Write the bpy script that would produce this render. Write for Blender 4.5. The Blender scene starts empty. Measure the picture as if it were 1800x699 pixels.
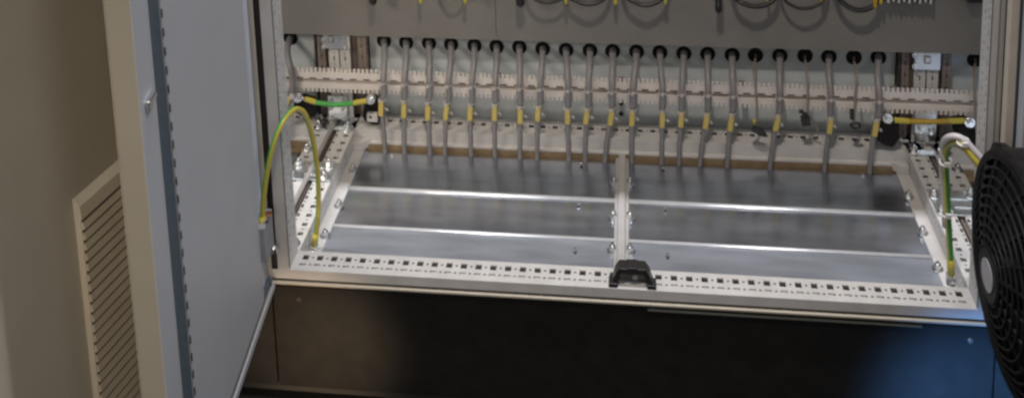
import bpy, math, random
from mathutils import Vector, Matrix, Euler
random.seed(7)
S = bpy.context.scene
C = S.collection
PI = math.pi

# ------------------------------------------------------------------ camera
CAM = Vector((0.5806935, -1.5024209, 1.2213101))
ROT = Euler((1.4087611, 0.0274381, 0.1138301), 'XYZ')
F, CX, CY = 1805.8827, 896.3736, -529.1292          # in pixels of an 1800 px wide picture
cd = bpy.data.cameras.new('camera')
cam = bpy.data.objects.new('camera', cd); C.objects.link(cam); S.camera = cam
cam.location = CAM; cam.rotation_euler = ROT
cd.sensor_fit = 'HORIZONTAL'; cd.sensor_width = 36; cd.lens = F / 1800 * 36
cd.shift_x = (900 - CX) / 1800; cd.shift_y = (CY - 349.5) / 1800
cd.clip_start = .01; cd.clip_end = 200
RM = ROT.to_matrix()

def at(u, v, y):                                   # measured picture point -> place on the plane of depth y
    d = RM @ Vector(((u - CX) / F, -(v - CY) / F, -1))
    return CAM + d * ((y - CAM.y) / d.y)
def atz(u, v, z):
    d = RM @ Vector(((u - CX) / F, -(v - CY) / F, -1))
    return CAM + d * ((z - CAM.z) / d.z)

# ------------------------------------------------------------------ materials
def mat(name, col, rough=.5, metal=0, mottle=.06, mscale=40, bump=0, bscale=900, spec=.5, rvar=0, stretch=(1, 1, 1)):
    m = bpy.data.materials.new(name); m.use_nodes = True
    nt = m.node_tree; b = nt.nodes['Principled BSDF']
    b.inputs['Roughness'].default_value = rough; b.inputs['Metallic'].default_value = metal
    b.inputs['Specular IOR Level'].default_value = spec
    tc = nt.nodes.new('ShaderNodeTexCoord'); mp = nt.nodes.new('ShaderNodeMapping')
    mp.inputs['Scale'].default_value = stretch
    nt.links.new(tc.outputs['Object'], mp.inputs['Vector'])
    n = nt.nodes.new('ShaderNodeTexNoise'); n.inputs['Scale'].default_value = mscale; n.inputs['Detail'].default_value = 5
    nt.links.new(mp.outputs['Vector'], n.inputs['Vector'])
    r = nt.nodes.new('ShaderNodeValToRGB')
    r.color_ramp.elements[0].position = .3; r.color_ramp.elements[1].position = .7
    r.color_ramp.elements[0].color = (*[max(0, c * (1 - mottle)) for c in col], 1)
    r.color_ramp.elements[1].color = (*[min(1, c * (1 + mottle)) for c in col], 1)
    nt.links.new(n.outputs['Fac'], r.inputs['Fac']); nt.links.new(r.outputs['Color'], b.inputs['Base Color'])
    if rvar:
        mr = nt.nodes.new('ShaderNodeMapRange')
        mr.inputs['To Min'].default_value = rough - rvar; mr.inputs['To Max'].default_value = rough + rvar
        nt.links.new(n.outputs['Fac'], mr.inputs['Value']); nt.links.new(mr.outputs['Result'], b.inputs['Roughness'])
    if bump:
        n2 = nt.nodes.new('ShaderNodeTexNoise'); n2.inputs['Scale'].default_value = bscale; n2.inputs['Detail'].default_value = 3
        nt.links.new(tc.outputs['Object'], n2.inputs['Vector'])
        bp = nt.nodes.new('ShaderNodeBump'); bp.inputs['Strength'].default_value = bump; bp.inputs['Distance'].default_value = .001
        nt.links.new(n2.outputs['Fac'], bp.inputs['Height']); nt.links.new(bp.outputs['Normal'], b.inputs['Normal'])
    return m
PAINT = mat('light_grey_powder_coat', (.50, .488, .477), .45, 0, .08, 25, .25, 700)
PANEL = mat('mounting_panel_coat', (.16, .152, .14), .5, 0, .08, 14, .3, 600)
WALLM = mat('rear_wall_coat', (.44, .475, .48), .5, 0, .07, 18, .2, 500)
DOORIN = mat('door_inside_coat', (.43, .435, .455), .5, 0, .025, 12, .3, 700)
ZINC = mat('galvanised_sheet', (.50, .535, .605), .215, .94, .24, 16, .10, 160, rvar=.10, stretch=(.35, 1.6, 1))
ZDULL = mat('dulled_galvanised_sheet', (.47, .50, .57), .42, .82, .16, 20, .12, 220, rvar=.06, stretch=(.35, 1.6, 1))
BEAD = mat('highlit_zinc_edge', (.80, .81, .84), .28, .55, .05, 60)  # highlight along the rolled zinc edge put into its pale colour
BRIGHT = mat('bright_zinc', (.78, .79, .80), .24, 1, .06, 60)
ZPLATE = mat('zinc_bracket', (.72, .76, .78), .3, 1, .08, 50, rvar=.06)
RAILM = mat('rail_coat', (.60, .55, .51), .42, 0, .06, 30, .1)
GREYC = mat('grey_cable_sheath', (.195, .188, .192), .38, 0, .10, 60, .1, 400)
THIN = mat('thin_wire_sheath', (.24, .20, .17), .5, 0, .05)
BLACK = mat('black_rubber', (.008, .007, .007), .6, 0, .15, 80, .2, 500, .25)
BLACKP = mat('black_plastic', (.020, .018, .019), .38, 0, .12, 90, .2, 400)
FANM = mat('dusty_black_plastic', (.011, .0095, .0098), .5, 0, .5, 60, .3, 300, .22)
YEL = mat('yellow_marker', (.52, .41, .11), .45, 0, .08, 120)
YG = mat('earth_yellow', (.44, .37, .05), .4, 0, .06)
GR = mat('earth_green', (.055, .32, .06), .4, 0, .06)
ORY = mat('amber_sleeve', (.36, .235, .02), .4, 0, .08)
WHT = mat('white_plastic', (.74, .73, .74), .4, 0, .03)
TIE = mat('clear_tie', (.46, .43, .41), .35, 0, .05)
SEAL = mat('foam_seal_and_shade', (.075, .095, .115), .7, 0, .15, 150, .4, 500)  # dark foam; also carries the shade of the left door's frame side
FOAM = mat('tan_foam', (.22, .16, .095), .8, 0, .18, 60, .5, 300)
PLINTH = mat('plinth_coat', (.0125, .0118, .011), .5, 0, .2, 30, .35, 800, .2)
DARKP = mat('dark_column_coat', (.20, .165, .145), .5, 0, .1, 30)
HOLE = mat('dark_membrane', (.006, .005, .006), .75, 0, .3, 200, 0, 900, .2)
GAPDARK = mat('dark_gap_fill', (.03, .028, .027), .7, 0, .1)  # near-black fill standing in for shade in grooves, gaps and holes
FLOORM = mat('shade_dark_floor', (.010, .0095, .009), .75, 0, .35, 9, .4, 200)  # near-black because the deep shade before the plinth is put into it
CREAM = mat('warm_lit_door_coat', (.455, .415, .335), .5, 0, .03, 12, .3, 700)  # light grey door coat with warm, dim light put into its colour
COPPER = mat('copper_lug', (.72, .35, .2), .35, 1, .05)

# ------------------------------------------------------------------ mesh builder
class MB:
    def __init__(s): s.v = []; s.f = []; s.m = []; s.sm = []
    def face(s, pts, mi=0, smooth=False):
        i = len(s.v); s.v += [tuple(p) for p in pts]; s.f.append(tuple(range(i, i + len(pts)))); s.m.append(mi); s.sm.append(smooth)
    def box(s, a, b, mi=0, M=None):
        x0, y0, z0 = a; x1, y1, z1 = b
        p = [Vector(q) for q in ((x0,y0,z0),(x1,y0,z0),(x1,y1,z0),(x0,y1,z0),(x0,y0,z1),(x1,y0,z1),(x1,y1,z1),(x0,y1,z1))]
        if M: p = [M @ q for q in p]
        i = len(s.v); s.v += [tuple(q) for q in p]
        for f in ((0,3,2,1),(4,5,6,7),(0,1,5,4),(1,2,6,5),(2,3,7,6),(3,0,4,7)):
            s.f.append(tuple(i + k for k in f)); s.m.append(mi); s.sm.append(False)
        return s
    def prism(s, poly, axis, a, b, mi=0, M=None, smooth=False):
        # poly: 2D points (the two remaining axes in xyz order), extruded along axis from a to b
        def mk(p, t):
            q = list(p); q.insert(axis, t); q = Vector(q); return M @ q if M else q
        n = len(poly); i = len(s.v)
        s.v += [tuple(mk(p, a)) for p in poly] + [tuple(mk(p, b)) for p in poly]
        s.f.append(tuple(i + k for k in range(n))[::-1]); s.m.append(mi); s.sm.append(False)
        s.f.append(tuple(i + n + k for k in range(n))); s.m.append(mi); s.sm.append(False)
        for k in range(n):
            k2 = (k + 1) % n
            s.f.append((i + k, i + k2, i + n + k2, i + n + k)); s.m.append(mi); s.sm.append(smooth)
        return s
    def cyl(s, p, q, r, n=14, mi=0, r2=None, caps=True, smooth=True):
        p, q = Vector(p), Vector(q); d = (q - p).normalized()
        a = d.orthogonal().normalized(); b = d.cross(a); r2 = r if r2 is None else r2
        i = len(s.v)
        for c, rr in ((p, r), (q, r2)):
            for k in range(n):
                t = 2 * PI * k / n; s.v.append(tuple(c + a * (rr * math.cos(t)) + b * (rr * math.sin(t))))
        for k in range(n):
            k2 = (k + 1) % n; s.f.append((i + k, i + k2, i + n + k2, i + n + k)); s.m.append(mi); s.sm.append(smooth)
        if caps:
            s.f.append(tuple(range(i, i + n))[::-1]); s.m.append(mi); s.sm.append(False)
            s.f.append(tuple(range(i + n, i + 2 * n))); s.m.append(mi); s.sm.append(False)
        return s
    def tube(s, pts, r, n=10, sub=6, mi=0, stripe=None, twist=0, closed=False):
        P = smooth_path([Vector(p) for p in pts], sub, closed)
        L = len(P); rad = r if callable(r) else (lambda t: r)
        T = []
        for k in range(L):
            a = P[(k - 1) % L] if (closed or k > 0) else P[k]
            b = P[(k + 1) % L] if (closed or k < L - 1) else P[k]
            T.append((b - a).normalized())
        ref = T[0].orthogonal().normalized(); i = len(s.v)
        for k in range(L):
            ref = (ref - T[k] * ref.dot(T[k])).normalized(); bi = T[k].cross(ref); rr = rad(k / max(1, L - 1))
            for j in range(n):
                t = 2 * PI * j / n + twist * k / L
                s.v.append(tuple(P[k] + ref * (rr * math.cos(t)) + bi * (rr * math.sin(t))))
        for k in range(L if closed else L - 1):
            k2 = (k + 1) % L
            for j in range(n):
                j2 = (j + 1) % n
                s.f.append((i + k * n + j, i + k * n + j2, i + k2 * n + j2, i + k2 * n + j))
                s.m.append(stripe(j, n, k / L) if stripe else mi); s.sm.append(True)
        if not closed:
            s.f.append(tuple(range(i, i + n))[::-1]); s.m.append(mi); s.sm.append(False)
            e = i + (L - 1) * n; s.f.append(tuple(range(e, e + n))); s.m.append(mi); s.sm.append(False)
        return s
    def perf(s, O, U, V, L, W, rows, th=.002, mi=0):
        # a sheet with real rectangular holes; U x V points out of the sheet
        O, U, V = Vector(O), Vector(U), Vector(V); N = U.cross(V)
        P = lambda a, b: O + U * a + V * b
        q = lambda a0, b0, a1, b1: s.face([P(a0, b0), P(a1, b0), P(a1, b1), P(a0, b1)], mi)
        v = 0
        for vc, hv, holes in sorted(rows, key=lambda r: r[0]):
            q(0, v, L, vc - hv); u = 0
            for h_ in sorted(holes):
                uc, hu = h_[:2]; hh = h_[2] if len(h_) > 2 else hv
                q(u, vc - hv, uc - hu, vc + hv); u = uc + hu
                if hh < hv: q(uc - hu, vc - hv, uc + hu, vc - hh); q(uc - hu, vc + hh, uc + hu, vc + hv)
                c = [P(uc - hu, vc - hh), P(uc + hu, vc - hh), P(uc + hu, vc + hh), P(uc - hu, vc + hh)]
                for k in range(4): s.face([c[k], c[(k + 1) % 4], c[(k + 1) % 4] - N * th, c[k] - N * th], mi)
            q(u, vc - hv, L, vc + hv); v = vc + hv
        q(0, v, L, W)
        return s
    def build(s, name, mats, parent=None, bevel=0, loc=None):
        me = bpy.data.meshes.new(name); vs = s.v
        if loc is not None: vs = [tuple(Vector(p) - Vector(loc)) for p in vs]
        me.from_pydata(vs, [], s.f)
        for m in (mats if isinstance(mats, (list, tuple)) else [mats]): me.materials.append(m)
        for p, mi, sm in zip(me.polygons, s.m, s.sm): p.material_index = mi; p.use_smooth = sm
        me.update()
        o = bpy.data.objects.new(name, me); C.objects.link(o)
        if loc is not None: o.location = loc
        if parent: o.parent = parent
        if bevel:
            md = o.modifiers.new('bevel', 'BEVEL'); md.width = bevel; md.segments = 2; md.limit_method = 'ANGLE'; md.angle_limit = .7
        return o
def smooth_path(p, sub, closed=False):
    n = len(p)
    if n < 3: return [p[0].lerp(p[-1], k / 4) for k in range(5)]
    out = []
    for k in range(n if closed else n - 1):
        g = (lambda i: p[i % n]) if closed else (lambda i: p[max(0, min(n - 1, i))])
        a, b, c, d = g(k - 1), g(k), g(k + 1), g(k + 2)
        for j in range(sub):
            t = j / sub
            out.append(.5 * ((2 * b) + (c - a) * t + (2 * a - 5 * b + 4 * c - d) * t * t + (3 * b - a - 3 * c + d) * t ** 3))
    if not closed: out.append(p[-1])
    return out
def tag(o, label, cat, group=None):
    o['label'] = label; o['category'] = cat
    if group: o['group'] = group
    return o
def thing(name, label, cat, loc=(0, 0, 0), group=None):
    o = bpy.data.objects.new(name, None); o.empty_display_size = .05; C.objects.link(o); o.location = loc
    return tag(o, label, cat, group)
X, Y, Z = Vector((1, 0, 0)), Vector((0, 1, 0)), Vector((0, 0, 1))

# ------------------------------------------------------------------ the floor of the workshop
fl = MB(); fl.face([(-12, -12, -.262), (12, -12, -.262), (12, 12, -.262), (-12, 12, -.262)])
fo = fl.build('floor', FLOORM); fo['kind'] = 'structure'

# ================================================================== the cabinet
W = 1.112                                         # clear opening; 44 perforations at 25 mm
cab = thing('electrical_cabinet', 'open light grey electrical cabinet with galvanised floor plates and rows of cables', 'cabinet')

def bolt_mb(p, h=.012, r=.0062, n=6):
    m = MB(); p = Vector(p)
    m.cyl(p, p + Z * .002, r * 1.55, 16)
    m.cyl(p + Z * .002, p + Z * (.002 + h * .6), r, n, smooth=False)
    m.cyl(p + Z * (.002 + h * .6), p + Z * (.002 + h), r * .55, 10, r2=r * .42)
    return m

# front rail: perforated top sheet over a folded channel
r = MB()
big = [(.0185 + .025 * i, .0053) for i in range(44)]; small = [(.031 + .025 * i, .0021) for i in range(43)]
def mixed(off, bw, sw, n): return sorted([(off + .025 * i, bw) for i in range(n)] + [(off + .0125 + .025 * i, sw) for i in range(n - 1)])
r.perf((-.02, 0, 0), X, Y, W + .04, .047, [(.0148, .0023, [h if h[1] > .003 else (h[0], .0020, .0019) for h in mixed(.0385, .0058, .002, 44)]), (.0318, .0056, sorted([(a + .02, b) for a, b in big] + [(a + .02, .0020, .0020) for a, b in small]))])
r.face([(-.045, 0, -.017), (W + .045, 0, -.017), (W + .045, 0, 0), (-.045, 0, 0)])
r.face([(-.02, .047, 0), (W + .02, .047, 0), (W + .02, .047, -.036), (-.02, .047, -.036)])
r.face([(-.045, 0, -.017), (-.045, .047, -.017), (W + .045, .047, -.017), (W + .045, 0, -.017)])
front_rail = r.build('front_rail', PAINT, cab)
# dark strips for the grooves' shade, and sealing bead, under the rail
for a, b in ((-.0225, -.0172), (-.0335, -.0285)): MB().box((-.05, .004, a), (W + .05, .04, b)).build('groove', GAPDARK, cab)
g = MB(); g.prism([(.04, -.0285), (.001, -.0285), (-.0015, -.027), (-.0015, -.024), (.001, -.0225), (.04, -.0225)], 0, -.032, W + .03)
g.build('sealing_bead', mat('beige_bead', (.42, .38, .31), .5), cab)

# posts
def post(x0, x1, side):
    m = MB(); xi = x1 if side < 0 else x0
    m.box((x0, .0003, .0004), (x1, .004, 1.9))
    holes = [[(.03 + .025 * i + .0125 * k, .0042 if k == 0 else .0016) for i in range(60)] for k in range(2)]
    rows = [(.012, .0016, mixed(.03, .0042, .0015, 60)), (.030, .0016, mixed(.03, .0042, .0015, 60))]
    O = (xi, .0, .0)
    if side < 0:   # faces +x : Y x Z
        m.perf((xi, 0, 0), Y, Z, .044, 1.9, [(.03 + .0125 * i, .0042 if i % 2 == 0 else .0016, [(.012, .0017), (.031, .0017)]) for i in range(70)])
    else:          # faces -x : Z x Y
        m.perf((xi, 0, 0), Z, Y, 1.9, .044, [(.012, .0017, mixed(.03, .0042, .0016, 36)), (.031, .0017, mixed(.03, .0042, .0016, 36))])
    m.face([(x0, .044, 0), (x1, .044, 0), (x1, .044, 1.9), (x0, .044, 1.9)])
    xo = x0 if side < 0 else x1
    m.face([(xo, 0, -.017), (xo, .044, -.017), (xo, .044, 1.9), (xo, 0, 1.9)])
    return m.build('post', PAINT, cab)
post(-.020, .0, -1)
post(W, W + .018, 1)
# the outer fold of the right post: thin line, then dark gap behind the door
m = MB(); m.box((W + .0095, -.0014, -.017), (W + .011, .0, 1.9)); m.build('post_seam', DARKP, cab)
for a, b in ((W + .0185, W + .055), (-.055, -.0205)): MB().box((a, .006, -.03), (b, .04, 1.9)).build('gap_dark_strip', GAPDARK, cab)  # dark strips in place of the shade in the gaps

# rear rail with perforations, lip and foam
r = MB(); x0, x1 = -.5, 1.65
n = int((x1 - x0) / .025) - 1; off = (.0685 - x0) % .025
r.perf((x0, .416, 0), X, Y, x1 - x0, .056, [(.034, .0052, [h if h[1] > .003 else (h[0], .0019, .0022) for h in mixed(off, .0052, .0019, n)])])
r.face([(x0, .416, -.024), (x1, .416, -.024), (x1, .416, 0), (x0, .416, 0)])
r.prism([(.416, -.024), (.410, -.026), (.410, -.030), (.42, -.030), (.42, -.024)], 0, x0, x1)
r.face([(x0, .472, -.05), (x0, .472, 0), (x1, .472, 0), (x1, .472, -.05)])
r.build('rear_rail', PAINT, cab)
m = MB(); m.box((-.5, .398, -.07), (1.65, .409, -.046)); m.box((-.5, .409, -.07), (1.65, .43, -.031)); m.build('foam_strip', FOAM, cab)
m = MB(); m.box((x0, .42, -.047), (x1, .47, -.045)); m.build('rail_bottom', GAPDARK, cab)

# side rails: pairs of perforated profiles meeting at the bay joint
def side_rail(xe, s, bolts):
    # xe = inner edge, s=+1 when the inner vertical face looks to +x
    m = MB(); y0, y1 = .047, .470; Ly = y1 - y0; w = .035
    nh = int(Ly / .025)
    ofs = (.0894 - y0) % .025 if s > 0 else (.3124 - y0) % .025
    bigr = sorted([(ofs + .025 * i, .0042) for i in range(nh)] + [(ofs + .0125 + .025 * i, .0016, .0018) for i in range(nh - 1)])
    sm = mixed(ofs, .0050, .0017, nh)
    if s > 0:   # U=Y, V=-X  (Y x -X = Z)
        m.perf((xe, y0, 0), Y, -X, Ly, w, [(.012, .0050, bigr), (.0318, .0023, sm)])
    else:       # U=-Y, V=X : (-Y) x X = Z
        rv = lambda L: [(Ly - q[0], *q[1:]) for q in L]
        m.perf((xe, y1, 0), -Y, X, Ly, w, [(.012, .0050, rv(bigr)), (.0318, .0023, rv(sm))])
    # inner vertical face with a row of slots
    vr = [(.016, .0016, mixed(ofs, .0032, .0014, nh))]
    if s > 0: m.perf((xe, y0, -.043), Y, Z, Ly, .043, [(.027, .0024, mixed(ofs, .0042, .0014, nh))])
    else: m.perf((xe, y1, -.043), -Y, Z, Ly, .043, [(.027, .0024, [(Ly - a, b) for a, b in mixed(ofs, .0038, .0014, nh)])])
    xo = xe - s * w
    m.face([(xo, y0, -.05), (xo, y1, -.05), (xo, y1, 0), (xo, y0, 0)])
    m.face([(xe, y0, -.0435), (xe, y1, -.0435), (xo, y1, -.0435), (xo, y0, -.0435)])
    # flange the floor plates are screwed to
    a, b = sorted((xe, xe + s * .0225)); m.box((a, y0, -.043), (b, .425, -.0385))
    o = m.build('side_rail', PAINT, cab)
    for p in bolts: bolt_mb(p).build('bolt', BRIGHT, o)
    return o
side_rail(.002, 1, [(.019, .137, -.0385), (.021, .222, -.0385), (.019, .332, -.0385), (-.011, .062, 0), (-.012, .405, 0)])
side_rail(-.082, -1, [(-.075, .335, 0), (-.078, .10, 0), (-.070, .19, 0), (-.099, .22, -.0385)])
side_rail(W + .001, -1, [(1.092, .137, -.0385), (1.092, .228, -.0385), (1.093, .328, -.0385)])
side_rail(W + .085, 1, [(1.188, .05, 0), (1.186, .13, 0), (1.19, .36, 0)])
for a, b in ((-.0475, -.0325), (1.1475, 1.1645)):
    m = MB(); m.box((a, .047, -.05), (b, .47, -.022)); m.box(((a + b) / 2 - .0012, .047, -.0225), ((a + b) / 2 + .0012, .47, -.004))
    m.build('joint_channel', DARKP, cab)
# grey bus of the joint: a round rod lying along the left joint
m = MB(); m.tube([(-.045, .06, .004), (-.045, .2, .005), (-.045, .44, .004)], .0048, 10); m.build('joint_rod', mat('rod_coat', (.30, .28, .27), .4), cab)

# angled end pieces where the flange turns to the rear rail
m = MB(); m.prism([(.002, .396), (.020, .399), (.034, .413), (.034, .4155), (.002, .4155)], 2, -.038, -.020); m.build('corner_piece', PAINT, cab, .001)
m = MB(); m.prism([(W, .396), (W - .018, .399), (W - .032, .413), (W - .032, .4155), (W, .4155)], 2, -.038, -.020); m.build('corner_piece', PAINT, cab, .001)

# zinc joining brackets half way along the joints, and at the rear corners
def bracket(x0, x1, ya, yb, slots, bolts):
    m = MB(); cx = (x0 + x1) / 2
    m.box((x0, ya, .0006), (x1, yb, .0045))
    for sx, sy, w in slots: m.prism([(sy - .004, .0045), (sy - .003, .0065), (sy + .003, .0065), (sy + .004, .0045)], 0, sx, sx + w)
    o = m.build('joining_bracket', ZPLATE, cab, .0012)
    for p in bolts: bolt_mb((p[0], p[1], .0045), .013, .0068).build('bolt', BRIGHT, o)
bracket(-.086, .0015, .235, .292, [(-.055, .252, .03), (-.052, .273, .03)], [(-.074, .280), (-.079, .247), (-.013, .281), (-.012, .243)])
bracket(1.115, 1.195, .222, .292, [(1.150, .245, .03), (1.150, .268, .03)], [(1.123, .275), (1.124, .232), (1.188, .28)])
bracket(-.076, -.004, .402, .4155, [], [(-.073, .408), (-.01, .409)])
bracket(1.112, 1.19, .40, .4155, [], [(1.122, .408), (1.183, .408)])

# floor plates: two columns of three
def plate(xa, xb, ya, yb, bead, screw, mt=ZINC):
    m = MB(); t = .0015; zt = -.0405
    m.box((xa, ya, zt - t), (xb, yb, zt))
    if bead:
        R = bead; N = 10; poly = [(ya + R, zt + .0001)]
        poly = [(ya + R - R * math.cos(PI * k / N), zt + .75 * R * math.sin(PI * k / N)) for k in range(N + 1)]
        m.prism(poly, 0, xa + .003, xb - .002, 1, smooth=True)
    o = m.build('floor_plate', [mt, BEAD], cab)
    if screw:
        p = Vector((screw[0], screw[1], zt)); k = MB()
        k.cyl(p - Z * .0005, p + Z * .0006, .0042, 14); k.cyl(p, p + Z * .006, .0024, 10)
        k.build('stud', BRIGHT, o)
        k = MB(); k.cyl(p + Vector((0, -.0042, .0001)), p + Vector((0, -.0042, .0009)), .0030, 10); k.build('stud_hole', GAPDARK, o)
    return o
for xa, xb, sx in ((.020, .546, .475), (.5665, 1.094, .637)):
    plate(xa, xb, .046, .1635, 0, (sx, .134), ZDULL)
    plate(xa, xb, .1640, .2715, .0042, (sx, .261))
    plate(xa, xb, .2720, .4, .0058, (sx, .3835))
for sx in (.086, 1.023):
    k = MB(); p = Vector((sx, .386, -.0405)); k.cyl(p, p + Z * .0008, .0042, 14); k.cyl(p, p + Z * .006, .0024, 10); k.build('plate_screw', BRIGHT, cab)
# divider between the two columns
m = MB(); m.prism([(.5425, -.0405), (.5435, -.0375), (.5490, -.0365), (.5500, -.030), (.5625, -.030), (.5635, -.0365), (.5690, -.0375), (.5700, -.0405)], 1, .047, .416)
div = m.build('floor_divider', mat('divider_coat', (.37, .36, .35), .42), cab, .0006)
for x in (.5405, .5715):
    for y in (.139, .230, .329): bolt_mb((x, y, -.0395), .014, .0062).build('bolt', BRIGHT, div)
m = MB(); m.box((-.5, .03, -.075), (1.65, .47, -.07)); m.build('base_sheet', DARKP, cab)
# floor of the left and right neighbouring bays, seen past the joint
for a, b in ((-.5, -.115), (1.23, 1.65)): MB().box((a, .05, -.052), (b, .4, -.048)).build('bay_floor_plate', ZINC, cab)

# rear wall with round grommets
WY = .482
for a, b in ((-.9, -.089), (1.2035, 1.65), (.0245, 1.101)): rw = MB().box((a, WY, -.06), (b, WY + .002, .8)).build('rear_wall', WALLM, cab)
m = MB(); m.box((-.5, WY + .02, -.06), (1.65, WY + .022, .8)); m.build('rear_skin', GAPDARK, cab)
for v in (182, 200):
    p = at(1092, v, WY); k = MB(); k.cyl(p + Y * .001, p - Y * .0008, .0052, 14); k.build('bolt_hole', GAPDARK, rw)
# rear columns of the bay joints
def column(x0, x1, mats, dark):
    m = MB(); w = x1 - x0; zt = .8
    def strip(a, b, y, mi, rows):
        m.perf((a, y, -.02), X, Z, b - a, zt, [(.03 + .0125 * i, (.0052 if i % 2 == 0 else .0014), [((b - a) * q, .0014) for q in rows]) for i in range(int((zt - .05) / .0125))], mi=mi)
    c = (x0 + x1) / 2
    m.box((x0, .4725, -.02), (x1, .476, zt), 1)
    strip(x0 + .006, x0 + w * .2, .462, 1, [.5])
    strip(x1 - w * .17, x1 - .001, .462, 1, [.5])
    strip(c - .023, c - .0012, .452, 0, [.5]); strip(c + .0012, c + .023, .452, 0, [.5])
    m.box((c - .024, .4525, -.02), (c - .023, .472, zt), 1); m.box((c + .023, .4525, -.02), (c + .024, .472, zt), 1)
    m.box((x0, .46, -.02), (x0 + .004, .474, zt), 2)
    return m.build('rear_column', [PAINT, DARKP, GAPDARK], cab)
column(-.090, .023, None, 0)
column(1.102, 1.203, None, 1)
def clampplate(u0, u1, v0, v1, y, win, bolts):
    a, b = at(u0, v0, y), at(u1, v1, y); m = MB()
    m.box((a.x, y, b.z), (b.x, y + .004, a.z + .03))
    if win:
        p = at(win[0], win[1], y); m.box((p.x - .0062, y - .003, p.z - .0075), (p.x + .0062, y - .0002, p.z + .0075), 1)
        m.box((p.x - .0042, y - .0045, p.z - .0045), (p.x + .0052, y - .003, p.z + .0055), 0)
    o = m.build('clamp_plate', [ZPLATE, DARKP], cab, .0008)
    for u, v in bolts:
        p = at(u, v, y); k = MB(); k.cyl(p, p - Y * .002, .0052, 12); k.cyl(p - Y * .002, p - Y * .008, .0035, 6, smooth=False); k.build('bolt', BRIGHT, o)
clampplate(567, 607, 62, 87, .446, (582, 69), [(568, 70), (569, 82), (606, 85)])
clampplate(1609, 1653, 92, 124, .446, (1630, 105), [(1608, 97), (1608, 116)])
clampplate(577, 612, 192, 222, .446, None, [(583, 189), (604, 189), (583, 177), (604, 177)])
clampplate(1608, 1645, 218, 248, .446, None, [(1617, 228), (1635, 231), (1628, 244)])
m = MB(); a = at(577, 199, .444); b = at(612, 202, .444); m.box((a.x, .428, b.z - .001), (b.x, .4455, a.z)); m.build('bracket_fold', BRIGHT, cab, .001)
m = MB(); a = at(572, 205, .43); m.box((-.072, .4155, .0008), (-.008, .445, .0035)); m.build('bracket_foot', ZPLATE, cab)

# mounting panel in front of the rear wall, lower edge just above the grommets
m = MB(); z0 = .1945
for a, b in ((-.9, .302), (.303, 1.65)): MB().box((a, .440, z0), (b, .443, 1.0)).build('mounting_panel', PANEL, cab)
m = MB(); m.box((-.5, .4432, z0 + .012), (1.65, .47, z0 + .016)); m.build('panel_fold', PANEL, cab)

# cable rails with tie-down teeth
def toothed():
    y = .414
    zt = at(1000, 123 + (1000 - 495) * .0325 - 4.0, y).z          # tooth tips at the top
    z = [zt, zt - .0085, zt - .024, zt - .033, zt - .0445, zt - .0525]
    m = MB(); xa, xb = -.45, 1.6
    nn = int((xb - xa) / .0091)
    m.box((xa, y, z[2]), (xb, y + .003, z[1])); m.box((xa, y, z[4]), (xb, y + .003, z[3]))
    m.box((xa, y + .010, z[3] - .002), (xb, y + .0125, z[2] + .002))              # set-back web
    m.box((xa, y + .003, z[2]), (xb, y + .010, z[2] + .0015)); m.box((xa, y + .003, z[3] - .0015), (xb, y + .010, z[3]))
    for k in range(nn):
        x = xa + .0091 * k
        m.prism([(x, z[1]), (x + .0050, z[1]), (x + .0052, z[0]), (x - .0002, z[0])], 1, y, y + .003)
        m.prism([(x, z[4]), (x - .0002, z[5]), (x + .0052, z[5]), (x + .0050, z[4])], 1, y, y + .003)
    o = m.build('cable_rail', RAILM, cab)
    k = MB(); x = xa + .02
    while x < xb: k.box((x, y - .0006, z[2] + .0006), (x + .014, y + .0005, z[2] + .0028)); x += .0285
    k.build('slot_row', GAPDARK, o)
    for x in (-.2, -.06, .01, .30, .555, .80, 1.10, 1.17, 1.3): MB().box((x - .006, y + .0128, z[4] + .006), (x + .006, WY - .001, z[3])).build('stand_off', DARKP, o)
    return z
RZ = toothed()

# roof and outer shell (out of the frame, they shade the inside)
m = MB(); m.box((-.9, .085, 1.9), (1.7, .52, 1.93)); m.build('roof', PAINT, cab)
m = MB(); m.box((1.70, .0, -.25), (1.72, .52, 1.93)); m.build('side_wall', PAINT, cab)

# plinth
m = MB(); m.box((-.0335, .003, -.2275), (1.1415, .02, -.0345))
pl = m.build('plinth', PLINTH, cab, .001)
m = MB(); m.box((-.30, .003, -.2275), (-.0365, .02, -.0345)); m.build('plinth_corner', PLINTH, pl, .001)
m = MB(); m.box((1.1445, .003, -.2275), (1.42, .02, -.0345)); m.build('plinth_corner', PLINTH, pl, .001)
m = MB(); m.box((-.34, .012, -.228), (1.44, .4, -.05)); m.build('plinth_core', GAPDARK, pl)
m = MB(); m.box((-.3, .03, -.262), (1.42, .4, -.2285)); m.build('plinth_foot', GAPDARK, pl)
k = MB(); k.cyl((.012, .0035, -.058), (.012, .0022, -.058), .0035, 12); k.build('screw_hole', GAPDARK, pl)
k = MB(); p = Vector((1.104, .003, -.057)); k.cyl(p, p - Y * .002, .0052, 14, r2=.0042); k.cyl(p - Y * .002, p - Y * .0026, .0022, 6); k.build('screw', BRIGHT, pl)
m = MB(); m.prism([(.003, -.0342), (-.0012, -.0348), (-.0012, -.0368), (.003, -.0372)], 0, .60, 1.030); m.build('plinth_lit_edge', mat('lit_edge_colour', (.085, .09, .08), .5), pl)  # lit upper edge of the plinth, made as a paler strip

# ------------------------------------------------------------------ doors
def frame_matrix(H, d):
    u = Vector((d[0], d[1], 0)).normalized(); z = Vector((0, 0, 1)); w = z.cross(u)   # local axes: u along the door, w, z
    M = Matrix.Identity(4)
    for k, c in enumerate((u, w, z)):
        for j in range(3): M[j][k] = c[j]
    M.translation = Vector(H); return M
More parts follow.
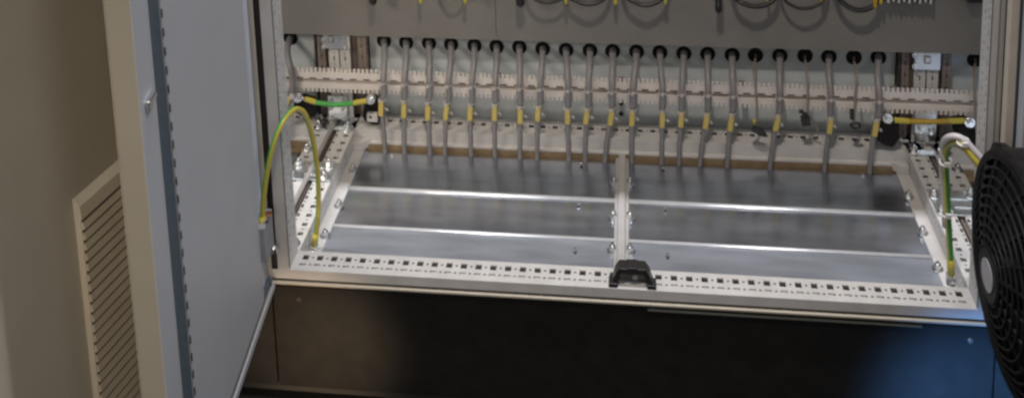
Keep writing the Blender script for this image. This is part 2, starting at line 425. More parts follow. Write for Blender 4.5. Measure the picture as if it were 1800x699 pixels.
# left door, swung open towards the camera; local w=0 is the inside lip, inside looks to +w (towards the opening)
Ml = frame_matrix((-.0255, 0, 0), (.095, -1)); ZB, ZT = -.030, 1.85
m = MB()
m.box((.004, -.031, ZB), (.478, -.029, ZT), 0, Ml)                       # outer sheet
m.box((.4755, -.029, ZB), (.478, -.0005, ZT), 0, Ml)                     # free edge, folded
m.box((.004, -.029, ZB), (.006, -.004, ZT), 0, Ml)
m.box((.006, -.029, ZB), (.4755, -.0005, ZB + .002), 0, Ml)
ld = m.build('door', CREAM, cab, .0008); ld['label'] = 'left cabinet door swung open, grey inside with dark seal and shaded frame side'
m = MB(); m.box((.430, -.0024, ZB + .0005), (.4778, .0002, ZT), 0, Ml); m.box((.006, -.0024, ZB + .0005), (.430, .0002, ZB + .0125), 0, Ml)
m.build('inner_lip', DOORIN, ld, .0006)
m = MB(); m.box((.384, -.014, ZB + .017), (.430, -.006, ZT), 0, Ml); m.box((.006, -.014, ZB + .0125), (.384, -.005, ZB + .021), 0, Ml); m.build('door_seal', SEAL, ld)  # upright strip is the frame's side face, shade put into its colour
m = MB(); m.box((.060, -.010, ZB + .021), (.384, -.003, ZT), 0, Ml); m.build('inner_panel', DOORIN, ld, .0008)
m = MB()
z = .02
while z < 1.2:
    m.box((.3815, -.0032, z), (.3845, -.0024, z + .011), 0, Ml); z += .025
m.build('slot_row', GAPDARK, ld)
m = MB(); m.box((.008, -.020, ZB + .021), (.0595, -.012, ZT), 0, Ml); m.build('hinge_strip', mat('hinge_side_coat', (.56, .57, .64), .5), ld)
m = MB(); m.box((.0045, -.021, ZB + .021), (.0075, -.012, ZT), 0, Ml); m.build('hinge_edge', SEAL, ld)
# hinge cover with the earth screw
def atplane(u, v, M, w):
    d = RM @ Vector(((u - CX) / F, -(v - CY) / F, -1)); n = M.to_3x3() @ Vector((0, 1, 0)); o = M @ Vector((0, w, 0))
    return CAM + d * ((o - CAM).dot(n) / d.dot(n))
hc = atplane(463, 405, Ml, .004); hl = Ml.inverted() @ hc
m = MB(); m.box((.012, -.012, hl.z - .058), (.062, .006, hl.z + .004), 0, Ml); hk = m.build('hinge_cover', mat('hinge_cover_coat', (.24, .24, .26), .5), ld, .002)
m = MB(); p = Ml @ Vector((.046, .004, hl.z + .0045)); m.cyl(p, p + Z * .005, .006, 6, smooth=False); m.build('earth_screw', BRIGHT, hk)
m = MB(); p = Ml @ Vector((.030, .004, hl.z + .0045)); m.cyl(p, p + Z * .004, .006, 12); m.build('earth_washer', COPPER, hk)
m = MB(); p = at(481, 437, -.02); m.cyl(p - Z * .006, p + Z * .006, .0065, 14); m.cyl(p + Z * .006, p + Z * .008, .005, 14); m.build('hinge_pin', BRIGHT, hk)
lp = Ml.inverted() @ atplane(261, 173, Ml, .0)
m = MB(); m.box((lp.x - .010, -.001, lp.z - .003), (lp.x + .014, .007, lp.z + .004), 0, Ml); m.box((lp.x - .002, -.001, lp.z - .011), (lp.x + .010, .005, lp.z - .003), 0, Ml); m.build('latch_catch', BRIGHT, ld, .0015)

# right door: only its hinge edge and inside are in view
Mr = frame_matrix((1.1465, -.02, 0), (.10, -1))
m = MB(); m.box((0, .030, -.03), (.55, .032, 1.85), 0, Mr); m.box((0, .0, -.03), (.002, .030, 1.85), 0, Mr); m.box((0, -.0005, -.03), (.55, .03, -.028), 0, Mr); m.box((.548, 0, -.03), (.55, .03, 1.85), 0, Mr)
rd = m.build('door', PAINT, cab); rd['label'] = 'right cabinet door standing open with a fan on its inside'
m = MB(); m.box((.002, -.0004, -.0295), (.020, .002, 1.849), 0, Mr); m.build('inner_lip', DOORIN, rd)
m = MB(); m.box((1.1305, -.022, -.03), (1.1415, -.004, 1.85)); m.build('hinge_strip', mat('warm_edge_coat', (.55, .48, .40), .5), rd)
m = MB(); m.box((1.1420, -.020, -.03), (1.1455, -.002, 1.85)); m.build('door_seal', SEAL, rd)
m = MB(); m.box((.020, .003, -.02), (.54, .010, 1.84), 0, Mr); m.build('inner_panel', mat('brightened_inside_coat', (.80, .79, .77), .5, 0, .05, 12, .3, 700), rd)  # same paint as DOORIN, paled to stand in for missing light

# the black plastic catch on the front rail
cx0, yk = .5758, .006
m = MB()
for s in (-1, 1):
    m.prism([(cx0 + s * .0190, .029), (cx0 + s * .0275, .024), (cx0 + s * .0345, .0015), (cx0 + s * .0240, .0015)], 1, yk - .002, yk + .020)
    m.box((min(cx0 + s * .024, cx0 + s * .0385), yk - .005, .0006), (max(cx0 + s * .024, cx0 + s * .0385), yk + .014, .0075))
m.prism([(cx0 - .0275, .0236), (cx0 - .021, .0335), (cx0 - .0085, .0335), (cx0 - .0085, .0350), (cx0 + .0085, .0350), (cx0 + .0085, .0335), (cx0 + .021, .0335), (cx0 + .0275, .0236)], 1, yk - .002, yk + .020)
kc = m.build('door_catch', BLACKP, cab, .0012)
m = MB(); m.box((cx0 - .026, yk + .012, .001), (cx0 + .026, yk + .0195, .0235)); m.build('catch_plate', mat('dark_steel', (.10, .095, .10), .45, .4, .2, 60), kc)
m = MB(); m.cyl((cx0 + .004, yk + .012, .012), (cx0 + .004, yk + .007, .012), .0045, 14); m.build('catch_stud', mat('worn_steel', (.35, .37, .37), .4, .8), kc)

# ================================================================== cables
words = ['first','second','third','fourth','fifth','sixth','seventh','eighth','ninth','tenth','eleventh','twelfth','thirteenth','fourteenth','fifteenth','sixteenth','seventeenth','eighteenth','nineteenth','twentieth']
# hole, at the rail, marker, foot (picture measurements)
CB = [((675,72),(674,140),(671,188),(677,258)), ((714,75),(711,140),(711,191),(711,262)), ((754,76),(755,145),(753,195),(756,263)),
      ((793,78),(789,148),(785,195),(782,263)), ((834,80),(830,150),(827,196),(828,265)), ((873,82),(871,150),(870,196),(870,268)),
      ((913,83),(914,150),(915,201),(914,271)), ((954,86),(950,150),(946,197),(944,272)), ((995,88),(999,150),(998,202),(1000,272)),
      ((1037,89),(1035,155),(1031,202),(1028,275)), ((1077,90),(1076,155),(1074,204),(1063,277)), ((1119,91),(1113,155),(1111,205),(1110,279)),
      ((1160,92),(1165,160),(1164,208),(1163,281)), ((1202,94),(1199,160),(1197,207),(1193,283)), ((1244,95),(1245,160),(1241,210),(1230,284)),
      ((1287,97),(1289,165),(1284,214),(1278,285)), ((1371,98),(1371,165),(1365,214),(1353,288)), ((1457,100),(1460,170),(1458,218),(1449,290)),
      ((1544,101),(1545,175),(1538,223),(1528,293))]
def holepart(h, r=.0160):
    p = at(h[0], h[1], WY); k = MB()
    k.cyl(p + Y * .001, p - Y * .0020, r, 28, r2=r * .95); k.build('grommet', HOLE, cab)
YC = .4045
def cable(h, rl, mk, ft, label, rad=.0069):
    rad *= random.uniform(.93, 1.05)
    P = [at(h[0], h[1] - 1, WY - .001), at(h[0] + .1, h[1] + 3, WY - .018)]
    a = at(*rl, YC); h1 = at(h[0], h[1] + 30, .43)
    P += [h1 * .55 + Vector((a.x, .415, RZ[0] + .006)) * .45 if False else Vector((h1.x * .6 + a.x * .4, .428, RZ[0] + .016))]
    P += [Vector((a.x, YC, RZ[0] - .012)), Vector((a.x, YC - .002, RZ[4]))]
    b = at(*mk, YC - .002); c = at(ft[0], ft[1], YC - .001)
    P += [b, Vector((b.x * .45 + c.x * .55, YC - .003, (b.z + c.z) / 2)), Vector((c.x, YC - .002, -.045)), Vector((c.x, YC, -.075))]
    t = thing('cable', label, 'cable', (c.x, YC, -.07), 'grey cables dropping from the rear wall')
    base = Vector(t.location)
    def bl(mb, name, mt, bev=0): return mb.build(name, mt, t, bev) if False else _child(mb, name, mt, t, base, bev)
    bl(MB().tube(P, lambda q: rad if q < .50 else (rad - (q - .50) / .10 * .0017 if q < .60 else rad - .0017), 12, 7), 'sheath', GREYC)
    # yellow marker sleeve: half shell with a flat face, follows the cable
    d = (P[4] - P[6]).normalized(); L = .0155; m = MB()
    sx = d.cross(Y).normalized(); fr = -Y
    def pt(a_, s_, o_): return b + d * a_ + sx * s_ + fr * o_
    pr = [(-.0051, .0035), (-.0051, .0078), (-.0040, .0088), (.0040, .0088), (.0051, .0078), (.0051, .0035)]
    lo = [pt(-L, *q) for q in pr]; hi = [pt(L, *q) for q in pr]
    for k in range(6): m.face([lo[k], lo[(k + 1) % 6], hi[(k + 1) % 6], hi[k]])
    m.face(lo[::-1]); m.face(hi)
    bl(m, 'marker_sleeve', YEL)
    m = MB(); q = b - d * .003 + sx * -.0072
    m.cyl(b + d * -.003 - sx * rad * .9, b + d * -.003 - sx * (rad + .0055), .0021, 8); m.cyl(b + d * -.0035 - sx * (rad + .002), b + d * -.0035 - sx * (rad + .0065) - Z * .003, .0026, 8)
    bl(m, 'marker_clip', TIE)
    for zz in (RZ[2] + .004, RZ[4] - .012 - random.uniform(0, .004)):
        m = MB(); k = min(range(3, 6), key=lambda i: abs(P[i].z - zz)); pa, pb = P[3], P[5]
        f_ = (zz - pa.z) / (pb.z - pa.z); q = pa.lerp(pb, f_); q.y = YC - .002
        ring = [q + Vector((math.cos(2 * PI * j / 14) * (rad + .001), math.sin(2 * PI * j / 14) * (rad + .001), .0012 * math.sin(2 * PI * j / 14 + 1))) for j in range(14)]
        m.tube(ring, .0013, 6, 1, closed=True)
        m.box(tuple(q + Vector((-.0022 - .001, -rad - .0040, -.0028))), tuple(q + Vector((.0022 - .001, -rad, .0032))))
        bl(m, 'cable_tie', TIE)
    return t
def _child(mb, name, mt, parent, base, bev=0):
    mb.v = [tuple(Vector(p) - base) for p in mb.v]
    return mb.build(name, mt, parent, bev)
for i, (h, rl, mk, ft) in enumerate(CB):
    holepart(h)
    extra = {0: 'beside the left earth strap', 18: 'beside the right black rubber boot'}
    lab = ('grey cable with yellow marker, leftmost on the main rear wall' if i == 0 else
           'grey cable with tilted yellow marker, last before the right rear column' if i == 18 else
           'marked grey cable between the square black connector and the coiled black tip' if i == 17 else
           '%s marked grey cable counted from the left rear column' % words[i])
    cable(h, rl, mk, ft, lab)

# the cable beyond the left post and the thin wires
holepart((511, 67)); h = (511, 67)
P = [at(511, 66, WY - .001), at(509, 70, WY - .018), at(505, 90, .43), at(510, 118, .408), at(514, 140, .4045), at(513, 165, .40), at(505, 182, .398), at(492, 205, .39), at(484, 235, .38)]
t = thing('cable', 'grey cable behind the left post, its yellow marker tilted', 'cable', P[-1], 'grey cables dropping from the rear wall'); base = Vector(P[-1])
_child(MB().tube(P, .0066, 12, 7), 'sheath', GREYC, t, base)
b = at(504, 182, .390); d = (at(509, 168, .39) - at(499, 196, .39)).normalized(); sx = d.cross(Y).normalized(); m = MB()
Mk = Matrix.Identity(4)
for k, c in enumerate((sx, Y, d)):
    for j in range(3): Mk[j][k] = c[j]
Mk.translation = b; m.box((-.0052, -.004, -.0165), (.0052, .002, .0165), 0, Mk)
_child(m, 'marker_sleeve', YEL, t, base, .001)
m = MB(); p = at(515, 166, .396); m.cyl(p - Y * .004, p - Y * .010, .006, 10); _child(m, 'cable_tie', TIE, t, base)

def thinwire(h, pts, conn, label, rad=.0024):
    holepart(h)
    P = [at(h[0], h[1] - 1, WY - .001), at(h[0], h[1] + 6, WY - .016)] + [at(u, v, y) for u, v, y in pts]
    t = thing('thin_wire', label, 'wire', P[-1], 'thin wires between the grey cables'); base = Vector(P[-1])
    _child(MB().tube(P, rad, 8, 7), 'sheath', THIN, t, base)
    return t, base
t, base = thinwire((1328, 97), [(1324,120,.43), (1326,135,.404), (1330,175,.402), (1330,205,.40), (1327,218,.398), (1330,226,.396)], None, 'thin brown wire ending in a black plug lying on the rear rail')
m = MB(); p = at(1332, 229, .395); Mk = Matrix.Translation(p) @ Matrix.Rotation(.55, 4, 'Y'); m.box((-.011, -.006, -.0062), (.011, .006, .0062), 0, Mk); m.box((.009, -.004, -.004), (.017, .004, .004), 0, Mk); _child(m, 'plug', BLACKP, t, base, .001)
m = MB(); p = at(1326, 216, .396); m.cyl(p + Z * .008, p - Z * .004, .0028, 8); _child(m, 'marker_clip', YG, t, base)
t, base = thinwire((1415, 98), [(1418,120,.43), (1419,135,.404), (1420,175,.402), (1420,196,.40), (1428,212,.404), (1440,232,.41)], None, 'thin brown wire passing a square black connector')
m = MB(); p = at(1416, 212, .396); Mk = Matrix.Translation(p) @ Matrix.Rotation(-.15, 4, 'Y'); m.box((-.0085, -.006, -.0085), (.0085, .006, .0085), 0, Mk); m.box((-.005, -.003, .0085), (.0055, .003, .017), 0, Mk); m.box((-.010, -.003, .017), (-.001, .003, .023), 0, Mk); _child(m, 'plug', BLACKP, t, base, .001)
t, base = thinwire((1501, 101), [(1504,122,.43), (1505,140,.404), (1503,175,.402), (1503,200,.40), (1501,214,.398), (1502,219,.396)], None, 'thin brown wire ending in a coiled black tip')
m = MB(); q = at(1504, 221, .396)
m.tube([q + Vector((.008 * math.cos(a), 0, .006 * math.sin(a))) for a in [x * PI / 5 for x in range(10)]], .0028, 8, 3, closed=True)
m.cyl(at(1497, 193, .398), at(1498, 209, .398), .0042, 10); _child(m, 'plug', BLACKP, t, base)
t, base = thinwire((1714, 105), [(1713,125,.43), (1713,150,.404), (1714,195,.402), (1716,225,.40), (1719,245,.40)], None, 'thin grey wire at the far right beside the right post', .0026)

# ------------------------------------------------------------------ earth straps
def gy(j, n, k): return 0 if (j % n) < n * .57 else 1
def gy2(j, n, k): return 0 if ((j + n // 2) % n) < n * .5 else 1
def strap(pts, r, label, stripe=gy, twist=1.0, extra=None, mats=None, n=14):
    P = [Vector(p) for p in pts]; base = P[-1].copy()
    t = thing('earth_strap', label, 'earth cable', base, 'green and yellow earth straps')
    _child(MB().tube(P, r, n, 7, stripe=stripe, twist=twist), 'sheath', mats or [GR, YG], t, base)
    return t, base
P = [at(460,402,-.046), at(461,380,-.046), at(466,325,-.045), at(478,262,-.040), at(495,218,-.022), at(512,196,.01), at(524,192,.03), at(537,203,.05), at(550,245,.075), at(558,300,.09), at(560,355,.098), at(556,410,.10), at(552,432,.10)]
t, base = strap(P, .0044, 'green and yellow earth strap arching from the left door to the side rail', twist=.7)
for a, b in ((P[0], P[1]), (P[-1], P[-2])): _child(MB().cyl(a, b, .0054, 12), 'end_sleeve', YG, t, base)
m = MB(); q = P[-1]; m.box(tuple(q + Vector((-.007, -.004, -.016))), tuple(q + Vector((.007, .004, .002)))); m.cyl(q + Vector((0, -.004, -.008)), q + Vector((0, -.010, -.008)), .0058, 6, smooth=False); _child(m, 'cable_lug', BRIGHT, t, base, .001)

def short(p3, ends, label, amber):
    P = [Vector(p) for p in p3]
    t, base = strap(P, .0050, label, stripe=(lambda j, n, k: 0) if not amber else (lambda j, n, k: 1), mats=[GR, ORY])
    for a, b in ((P[0], P[1]), (P[-1], P[-2])): _child(MB().tube([a, a.lerp(b, .5), b], .0056, 12, 4), 'end_sleeve', YG, t, base)
    for e, q in zip(ends, (P[0], P[-1])):
        e = Vector(e); m = MB(); m.cyl(e + Y * .006, e - Y * .004, .0095, 16); m.cyl(e - Y * .0038, e - Y * .011, .0062, 6, smooth=False); m.cyl(e, q, .0038, 8)
        _child(m, 'cable_lug', BRIGHT, t, base)
y = .402
short([at(537,174,y), at(556,180,y-.002), at(590,184,y-.004), at(622,181,y-.002), at(645,177,y)], [at(524,171,y), at(652,174,y)], 'short sagging green strap with yellow ends below the left rail', False)
short([at(1572,211,y), at(1598,213,y-.002), at(1635,214,y-.004), at(1668,213,y-.002), at(1694,212,y)], [at(1560,207,y), at(1704,214,y)], 'short amber earth strap with yellow ends under the right rail', True)
# right arch with its grey companion cable
P = [at(1672,482,.06), at(1671,455,.06), at(1667,390,.055), at(1664,330,.05), at(1662,285,.04), at(1664,262,.03), at(1675,250,.015), at(1690,254,.0), at(1712,279,-.012), at(1735,308,-.022), at(1752,332,-.028)]
t, base = strap(P, .0050, 'green and yellow earth strap arching from the right side rail to the fan', twist=1.2, stripe=gy2)
m = MB(); m.cyl(P[0], P[1], .0058, 12); _child(m, 'end_sleeve', YG, t, base)
m = MB(); q = P[0]; m.box(tuple(q + Vector((-.007, -.004, -.018))), tuple(q + Vector((.007, .004, .002)))); m.cyl(q + Vector((0, -.004, -.010)), q + Vector((0, -.010, -.010)), .0058, 6, smooth=False); _child(m, 'cable_lug', BRIGHT, t, base, .001)
for u, v, y_ in ((1664,374,.052), (1662,284,.038), (1693,249,.0)):
    m = MB(); q = at(u, v, y_); ring = [q + Vector((math.cos(a) * .0085, math.sin(a) * .008, math.sin(a + .6) * .003)) for a in [2 * PI * j / 12 for j in range(12)]]
    m.tube(ring, .0016, 6, 1, closed=True); m.box(tuple(q + Vector((-.004, -.011, -.003))), tuple(q + Vector((.004, -.007, .004)))); _child(m, 'cable_tie', WHT, t, base)
m = MB(); q = at(1650, 262, .03); m.tube([q, at(1655,272,.03), at(1660,282,.03)], .0014, 6, 4)
_child(m, 'cable_tie', WHT, t, base)
P2 = [at(1662,398,.060), at(1659,340,.058), at(1656,290,.05), at(1657,256,.035), at(1668,241,.012), at(1690,243,.002), at(1716,268,-.010), at(1740,297,-.020), at(1758,322,-.026)]
tag(MB().tube(P2, .0050, 12, 7).build('sleeved_cable', mat('pale_sleeve', (.52, .49, .50), .35, 0, .05), loc=tuple(P2[-1])), 'pale grey sleeved cable tied along the right earth strap', 'cable')

# black rubber boots and small fittings at the bay joints
def boot(poly, y0, y1, label):
    pts = [at(u, v, y0) for u, v in poly]; base = pts[0].copy(); m = MB()
    m.prism([(p.x, p.z) for p in pts], 1, y0, y1); m.v = [tuple(Vector(p) - base) for p in m.v]
    o = m.build('rubber_boot', BLACK, None, .005); o.location = base
    return tag(o, label, 'rubber boot', 'black rubber boots at the bay joints')
boot([(516,178),(530,172),(552,180),(560,196),(552,208),(530,206),(514,196)], .425, .448, 'black rubber boot behind the left earth arch, by the left rear column')
boot([(640,182),(652,172),(666,180),(668,205),(664,222),(644,218),(636,206)], .425, .448, 'black rubber boot under the right end of the green strap')
boot([(1546,222),(1562,214),(1580,217),(1583,244),(1570,262),(1552,256),(1540,244)], .405, .44, 'large black rubber boot beside the last marked cable')
boot([(1678,222),(1700,214),(1722,226),(1728,246),(1718,262),(1696,254),(1682,240)], .405, .44, 'large black rubber boot by the right post under the amber strap')
m = MB(); a = at(655, 206, .42); m.box((a.x - .011, .415, a.z - .008), (a.x + .011, .424, a.z + .010)); m.cyl((a.x - .003, .415, a.z + .003), (a.x - .003, .4142, a.z + .003), .0032, 12, 1); m.build('small_bracket', [PAINT, GAPDARK], cab, .001)

# ------------------------------------------------------------------ wiring hanging in front of the mounting panel
yw = .415
def loop(pts, r, label, mats=BLACKP, name='wire_loop'):
    P = [at(u, v, yw + dy) for u, v, dy in pts]
    return tag(MB().tube(P, r, 10, 8).build(name, mats, loc=tuple(P[0])), label, 'wire', 'wires hanging in front of the mounting panel')
loop([(915,-60,0),(928,-14,-.005),(945,1,-.01),(962,5,-.01),(982,1,-.008),(996,-16,0),(1003,-60,.01)], .0035, 'black wire loop just right of the round black plug at the top')
loop([(985,-60,0),(998,-10,-.005),(1015,3,-.01),(1035,8,-.012),(1056,2,-.008),(1070,-14,0),(1078,-60,.01)], .0042, 'black wire loop between two green wire tips at top centre')
loop([(1085,-60,0),(1100,-8,-.005),(1117,5,-.01),(1136,10,-.012),(1158,3,-.008),(1172,-14,0),(1180,-60,.01)], .0042, 'black wire loop ending at the rightmost green tip')
loop([(1278,-60,0),(1292,-6,-.005),(1308,7,-.01),(1326,12,-.012),(1348,8,-.008),(1364,-8,0),(1372,-60,.01)], .0048, 'black wire loop right of the pointed black plug')
loop([(1360,-60,0),(1376,-6,-.005),(1392,10,-.01),(1412,16,-.012),(1434,11,-.008),(1450,-6,0),(1458,-60,.01)], .0032, 'thin dark wire loop second from the right end')
loop([(1456,-60,0),(1472,-8,-.005),(1486,9,-.01),(1506,18,-.012),(1528,15,-.008),(1543,-2,0),(1552,-60,.01)], .0050, 'thick black wire loop at the right end of the row')
loop([(760,-60,0),(775,-22,-.005),(790,-5,-.01),(804,-6,-.01),(818,-22,-.005),(828,-60,0)], .0030, 'black wire loop between the yellow and green tips at top left')
def tip(u, v, mt, label, r=.0036, lean=4):
    P = [at(u - lean, -70, yw), at(u - lean * .5, -25, yw - .006), at(u, v, yw - .010)]
    return tag(MB().tube(P, lambda t: r if t < .92 else r * (1 - (t - .92) * 6), 10, 8, stripe=(lambda j, n, k: gy(j, n, k)) if isinstance(mt, list) else None).build('wire_tip', mt, loc=tuple(P[0])), label, 'wire', 'wires hanging in front of the mounting panel')
tip(740, 7, YG, 'yellow wire tip, first from the left along the top edge')
tip(818, 7, [GR, YG], 'green and yellow wire tip at the left end, beside the first black loop', .0042)
tip(995, 8, [GR, YG], 'green wire tip between the two left black loops', .0038, 2)
tip(1082, 9, [GR, YG], 'green wire tip between the middle black loops', .0044, 2)
tip(1170, 8, [GR, YG], 'green wire tip at the end of the middle loops', .0038, 1)
tip(1349, 3, YG, 'pale yellow wire tip over the black loop right of the pointed plug', .003, 2)
tip(1444, 4, ORY, 'amber wire tip between the two rightmost loops', .0036, 3)
tip(1538, 15, ORY, 'amber wire tip at the end of the thick black loop', .0042, -4)
tip(1548, 8, YG, 'yellow wire tip beside the terminal strip', .0032, -6)
def plug(u, v, r, label, point=.5):
    a = at(u, v, yw - .01); m = MB()
    m.cyl((0, 0, .006), (0, 0, .06), r, 14); m.cyl((0, 0, 0), (0, 0, .006), r * point, 14, r2=r); m.cyl((0, 0, .06), (0, 0, .16), r * .6, 10)
    o = m.build('cable_plug', BLACKP); o.location = a
    return tag(o, label, 'plug', 'black plugs hanging in front of the mounting panel')
plug(656, 9, .0078, 'black plug hanging at the left end above the panel')
plug(915, 12, .0088, 'round black plug hanging beside the left black loops')
plug(1263, 24, .0068, 'long pointed black plug hanging lowest of the row', .2)
def strip_(u0, u1, v, label, teeth):
    a = at(u0, v, yw); b = at(u1, v, yw); m = MB()
    m.box((a.x, yw, a.z), (b.x, .4395, a.z + .05), 0)
    o = thing('terminal_strip', label, 'terminal strip', (a.x, yw, a.z)); base = Vector(o.location)
    _child(m, 'housing', BLACKP, o, base, .001)
    if teeth:
        n = 9; m = MB()
        for k in range(n):
            x = a.x + (b.x - a.x) * (k + .3) / n; m.box((x, yw - .004, a.z - .001 + .003 * (k % 2)), (x + .004, yw, a.z + .02))
        _child(m, 'contacts', TIE, o, base)
strip_(1556, 1640, 3, 'dark terminal strip with pale contacts at the top right', True)
strip_(1702, 1745, 6, 'plain dark block at the top beside the right post', False)

# ================================================================== fan on the right door
fan = thing('cooling_fan', 'round black fan with ringed guard and white hub label on the right door', 'fan', (1.15, -.236, .247))
HB = Vector((1.038, -.232, .240)); R0 = .150
fb = Vector(fan.location)
def ring(rad, x, r, n=64, seg=8):
    return [Vector((x, HB.y + rad * math.cos(2 * PI * k / n), HB.z + rad * math.sin(2 * PI * k / n))) for k in range(n)]
def dome(rad): return HB.x + .004 + .030 * (max(0, rad - .028) / (R0 - .028)) ** 1.7
m = MB()
rr = .036
while rr < R0 - .004:
    m.tube(ring(rr, dome(rr), 0), .0020, 6, 1, closed=True); rr += .0118
for k in range(18):
    a = 2 * PI * k / 18 + .13
    pts = [Vector((dome(q) + .002, HB.y + q * math.cos(a + .25 * (q / R0)), HB.z + q * math.sin(a + .25 * (q / R0)))) for q in [.028 + (R0 - .028) * j / 8 for j in range(9)]]
    m.tube(pts, .0030, 6, 2)
_child(m, 'guard', FANM, fan, fb)
m = MB(); xr = dome(R0)
prof = [(R0 - .006, xr - .003), (R0 + .002, xr - .004), (R0 + .006, xr + .002), (R0 + .006, xr + .05), (R0 - .006, xr + .05)]
N = 72
for k in range(N):
    a0, a1 = 2 * PI * k / N, 2 * PI * (k + 1) / N
    for j in range(len(prof)):
        (ra, xa), (rb, xb) = prof[j], prof[(j + 1) % len(prof)]
        f = lambda q, x, a: (x, HB.y + q * math.cos(a), HB.z + q * math.sin(a))
        m.face([f(ra, xa, a0), f(ra, xa, a1), f(rb, xb, a1), f(rb, xb, a0)], 0, False)
_child(m, 'shroud', FANM, fan, fb)
m = MB()                                         # square mounting frame with pointed corner lugs
sq = R0 * 1.0
outer = []
for k in range(4):
    a = PI / 4 + k * PI / 2
    for da, q in ((-.42, 1.02), (-.09, 1.085), (0, 1.105), (.09, 1.085), (.42, 1.02)):
        outer.append((HB.y + R0 * q * math.cos(a + da), HB.z + R0 * q * math.sin(a + da)))
m.prism(outer, 0, xr + .008, xr + .020)
_child(m, 'mounting_frame', FANM, fan, fb, .001)
m = MB(); m.cyl((xr + .02, HB.y, HB.z), (1.150, HB.y, HB.z), R0 * .98, 48); _child(m, 'filter_housing', FANM, fan, fb)
m = MB(); m.cyl((HB.x + .002, HB.y, HB.z), (HB.x + .06, HB.y, HB.z), .033, 32, r2=.040); m.cyl((HB.x + .06, HB.y, HB.z), (HB.x + .066, HB.y, HB.z), .06, 32)
_child(m, 'motor_hub', FANM, fan, fb)
m = MB(); m.cyl((HB.x + .002, HB.y, HB.z), (HB.x + .0008, HB.y, HB.z), .0205, 28); _child(m, 'hub_label', mat('grey_label', (.45, .43, .44), .5), fan, fb)
for k in range(7):
    m = MB(); a = 2 * PI * k / 7; g_ = []
    for j in range(7):
        q = .045 + (R0 - .055) * j / 6
        for s_, dx in ((-.30, .030), (.0, .046), (.30, .056)):
            g_.append(Vector((HB.x + dx + .012, HB.y + q * math.cos(a + s_), HB.z + q * math.sin(a + s_))))
    for j in range(6):
        for c in range(2): m.face([g_[j * 3 + c], g_[j * 3 + c + 1], g_[(j + 1) * 3 + c + 1], g_[(j + 1) * 3 + c]], 0, True)
    _child(m, 'blade', mat('brown_black_blade', (.075, .050, .045), .35, .2, .3, 70) if k == 0 else bpy.data.materials['brown_black_blade'], fan, fb)
p = at(1797, 306, -.20); m = MB(); m.cyl(p + X * -.004, p + X * .03, .016, 18); m.box((p.x, p.y - .012, p.z - .012), (p.x + .02, p.y + .004, p.z + .012))
_child(m, 'cable_gland', BLACKP, fan, fb, .001)

# ================================================================== neighbouring cabinet door with its louvred grille
adj = thing('cabinet_door', 'beige neighbouring cabinet door with a louvred vent grille, far left', 'cabinet door', (-.07, -.02, -.25))
ab = Vector(adj.location)
Mn = frame_matrix((-.072, -.012, 0), (-.2021, -.9794))
m = MB(); m.box((.0, -.030, -.03), (.58, .0, 1.85), 0, Mn); _child(m, 'door_leaf', CREAM, adj, ab, .002)
tl = Mn.inverted() @ atplane(125, 352, Mn, .0); bl_ = Mn.inverted() @ atplane(165, 690, Mn, .0)
u1 = (tl.x + bl_.x) / 2; u0 = u1 - .255; zt = tl.z; zb = zt - .42
m = MB(); T = .011
for a, b in ((u0, u0 + .008), (u1 - .0034, u1)): m.prism([(a, .0002), (b, .0002), (b - .0008, T - .0015), (a + .0008, T - .0015)], 2, zb, zt - .006, 0, Mn)
m.prism([(.0002, zt), (.0002, zt - .0275), (T + .0012, zt - .0275), (T, zt - .0085)], 0, u0, u1, 0, Mn)
# louvre slats standing in front of a dark sheet added for the shade between them
z = zt - .0322; pitch = .0150
while z > zb + .02:
    m.prism([(T, z), (T + .0014, z - .0112), (T - .0034, z - .0112), (T - .0034, z - .0036)], 0, u0 + .006, u1 - .0026, 0, Mn)
    z -= pitch
GRILLE = mat('beige_grille_plastic', (.64, .57, .45), .5, 0, .06, 20, .2, 700)
vg = _child(m, 'vent_grille', GRILLE, adj, ab)
m = MB(); m.box((u0 + .001, .0002, zb), (u1 - .001, T - .0042, zt - .012), 0, Mn); fm = _child(m, 'gap_shade_sheet', mat('gap_shade_brown', (.085, .07, .055), .9, 0, .2, 200), adj, ab)  # backing sheet, its dark colour stands in for shade in the louvre gaps

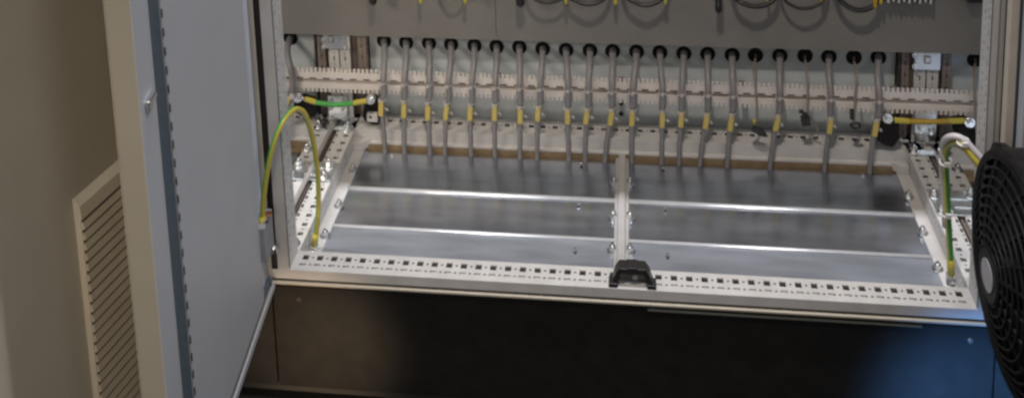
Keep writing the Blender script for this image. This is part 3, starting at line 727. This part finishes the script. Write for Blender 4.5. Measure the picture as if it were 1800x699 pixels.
# ------------------------------------------------------------------ light
w = bpy.data.worlds.new('World'); S.world = w; w.use_nodes = True
bg = w.node_tree.nodes['Background']; bg.inputs['Color'].default_value = (.80, .84, .95, 1); bg.inputs['Strength'].default_value = .11
def area(name, loc, target, sx, sy, power, col, spread=PI):
    l = bpy.data.lights.new(name, 'AREA'); l.shape = 'RECTANGLE'; l.size = sx; l.size_y = sy; l.energy = power; l.color = col; l.spread = spread
    o = bpy.data.objects.new(name, l); C.objects.link(o); o.location = loc
    o.rotation_euler = (Vector(target) - Vector(loc)).to_track_quat('-Z', 'Y').to_euler(); return o
def spot(name, loc, target, power, col, ang, blend, rad):
    l = bpy.data.lights.new(name, 'SPOT'); l.energy = power; l.color = col; l.spot_size = math.radians(ang); l.spot_blend = blend; l.shadow_soft_size = rad
    o = bpy.data.objects.new(name, l); C.objects.link(o); o.location = loc
    o.rotation_euler = (Vector(target) - Vector(loc)).to_track_quat('-Z', 'Y').to_euler(); return o
area('ceiling_tube', (.55, -.30, 5.7), (.55, -.30, 0), 7.0, .06, 460, (.95, .96, 1.0))
area('warm_room_light', (.45, -4.6, 2.3), (.5, .4, .1), 4.2, 1.2, 26, (1.0, .89, .78))
area('cool_side_light', (2.1, -2.0, 1.7), (.2, -.1, .3), .8, 1.2, 8, (.88, .92, 1.0))
spot('warm_inside_fill', (.54, -.75, 2.2), (.60, .44, .0), 88, (1.0, .88, .75), 38, .6, .05)  # unseen spot added to brighten the rear of the interior
area('warm_bay_fill', (-.55, -.25, .72), (.1, .46, .22), .2, .2, 4.6, (1.0, .88, .72))  # added source, stands in for light through the open neighbouring bay
spot('warm_door_fill', (.22, -2.0, 1.0), (-.22, -.38, .42), 30, (1.0, .85, .66), 46, 1.0, .25)  # unseen spot added to brighten the neighbouring door and the door edge
spot('warm_plinth_fill', (.13, -.65, -.225), (.03, 0, -.155), 27, (1.0, .72, .46), 31, 1.0, .04)  # unseen spot added to tint the plinth's left end brown
spot('blue_plinth_fill', (.95, -.62, -.21), (1.13, 0, -.20), 95, (.11, .33, .82), 38, 1.0, .04)  # unseen spot added to tint the plinth's right end blue

S.view_settings.view_transform = 'Standard'; S.view_settings.look = 'None'; S.view_settings.exposure = 0; S.view_settings.gamma = 1
S.cycles.filter_width = 2.6
S.cycles.max_bounces = 8
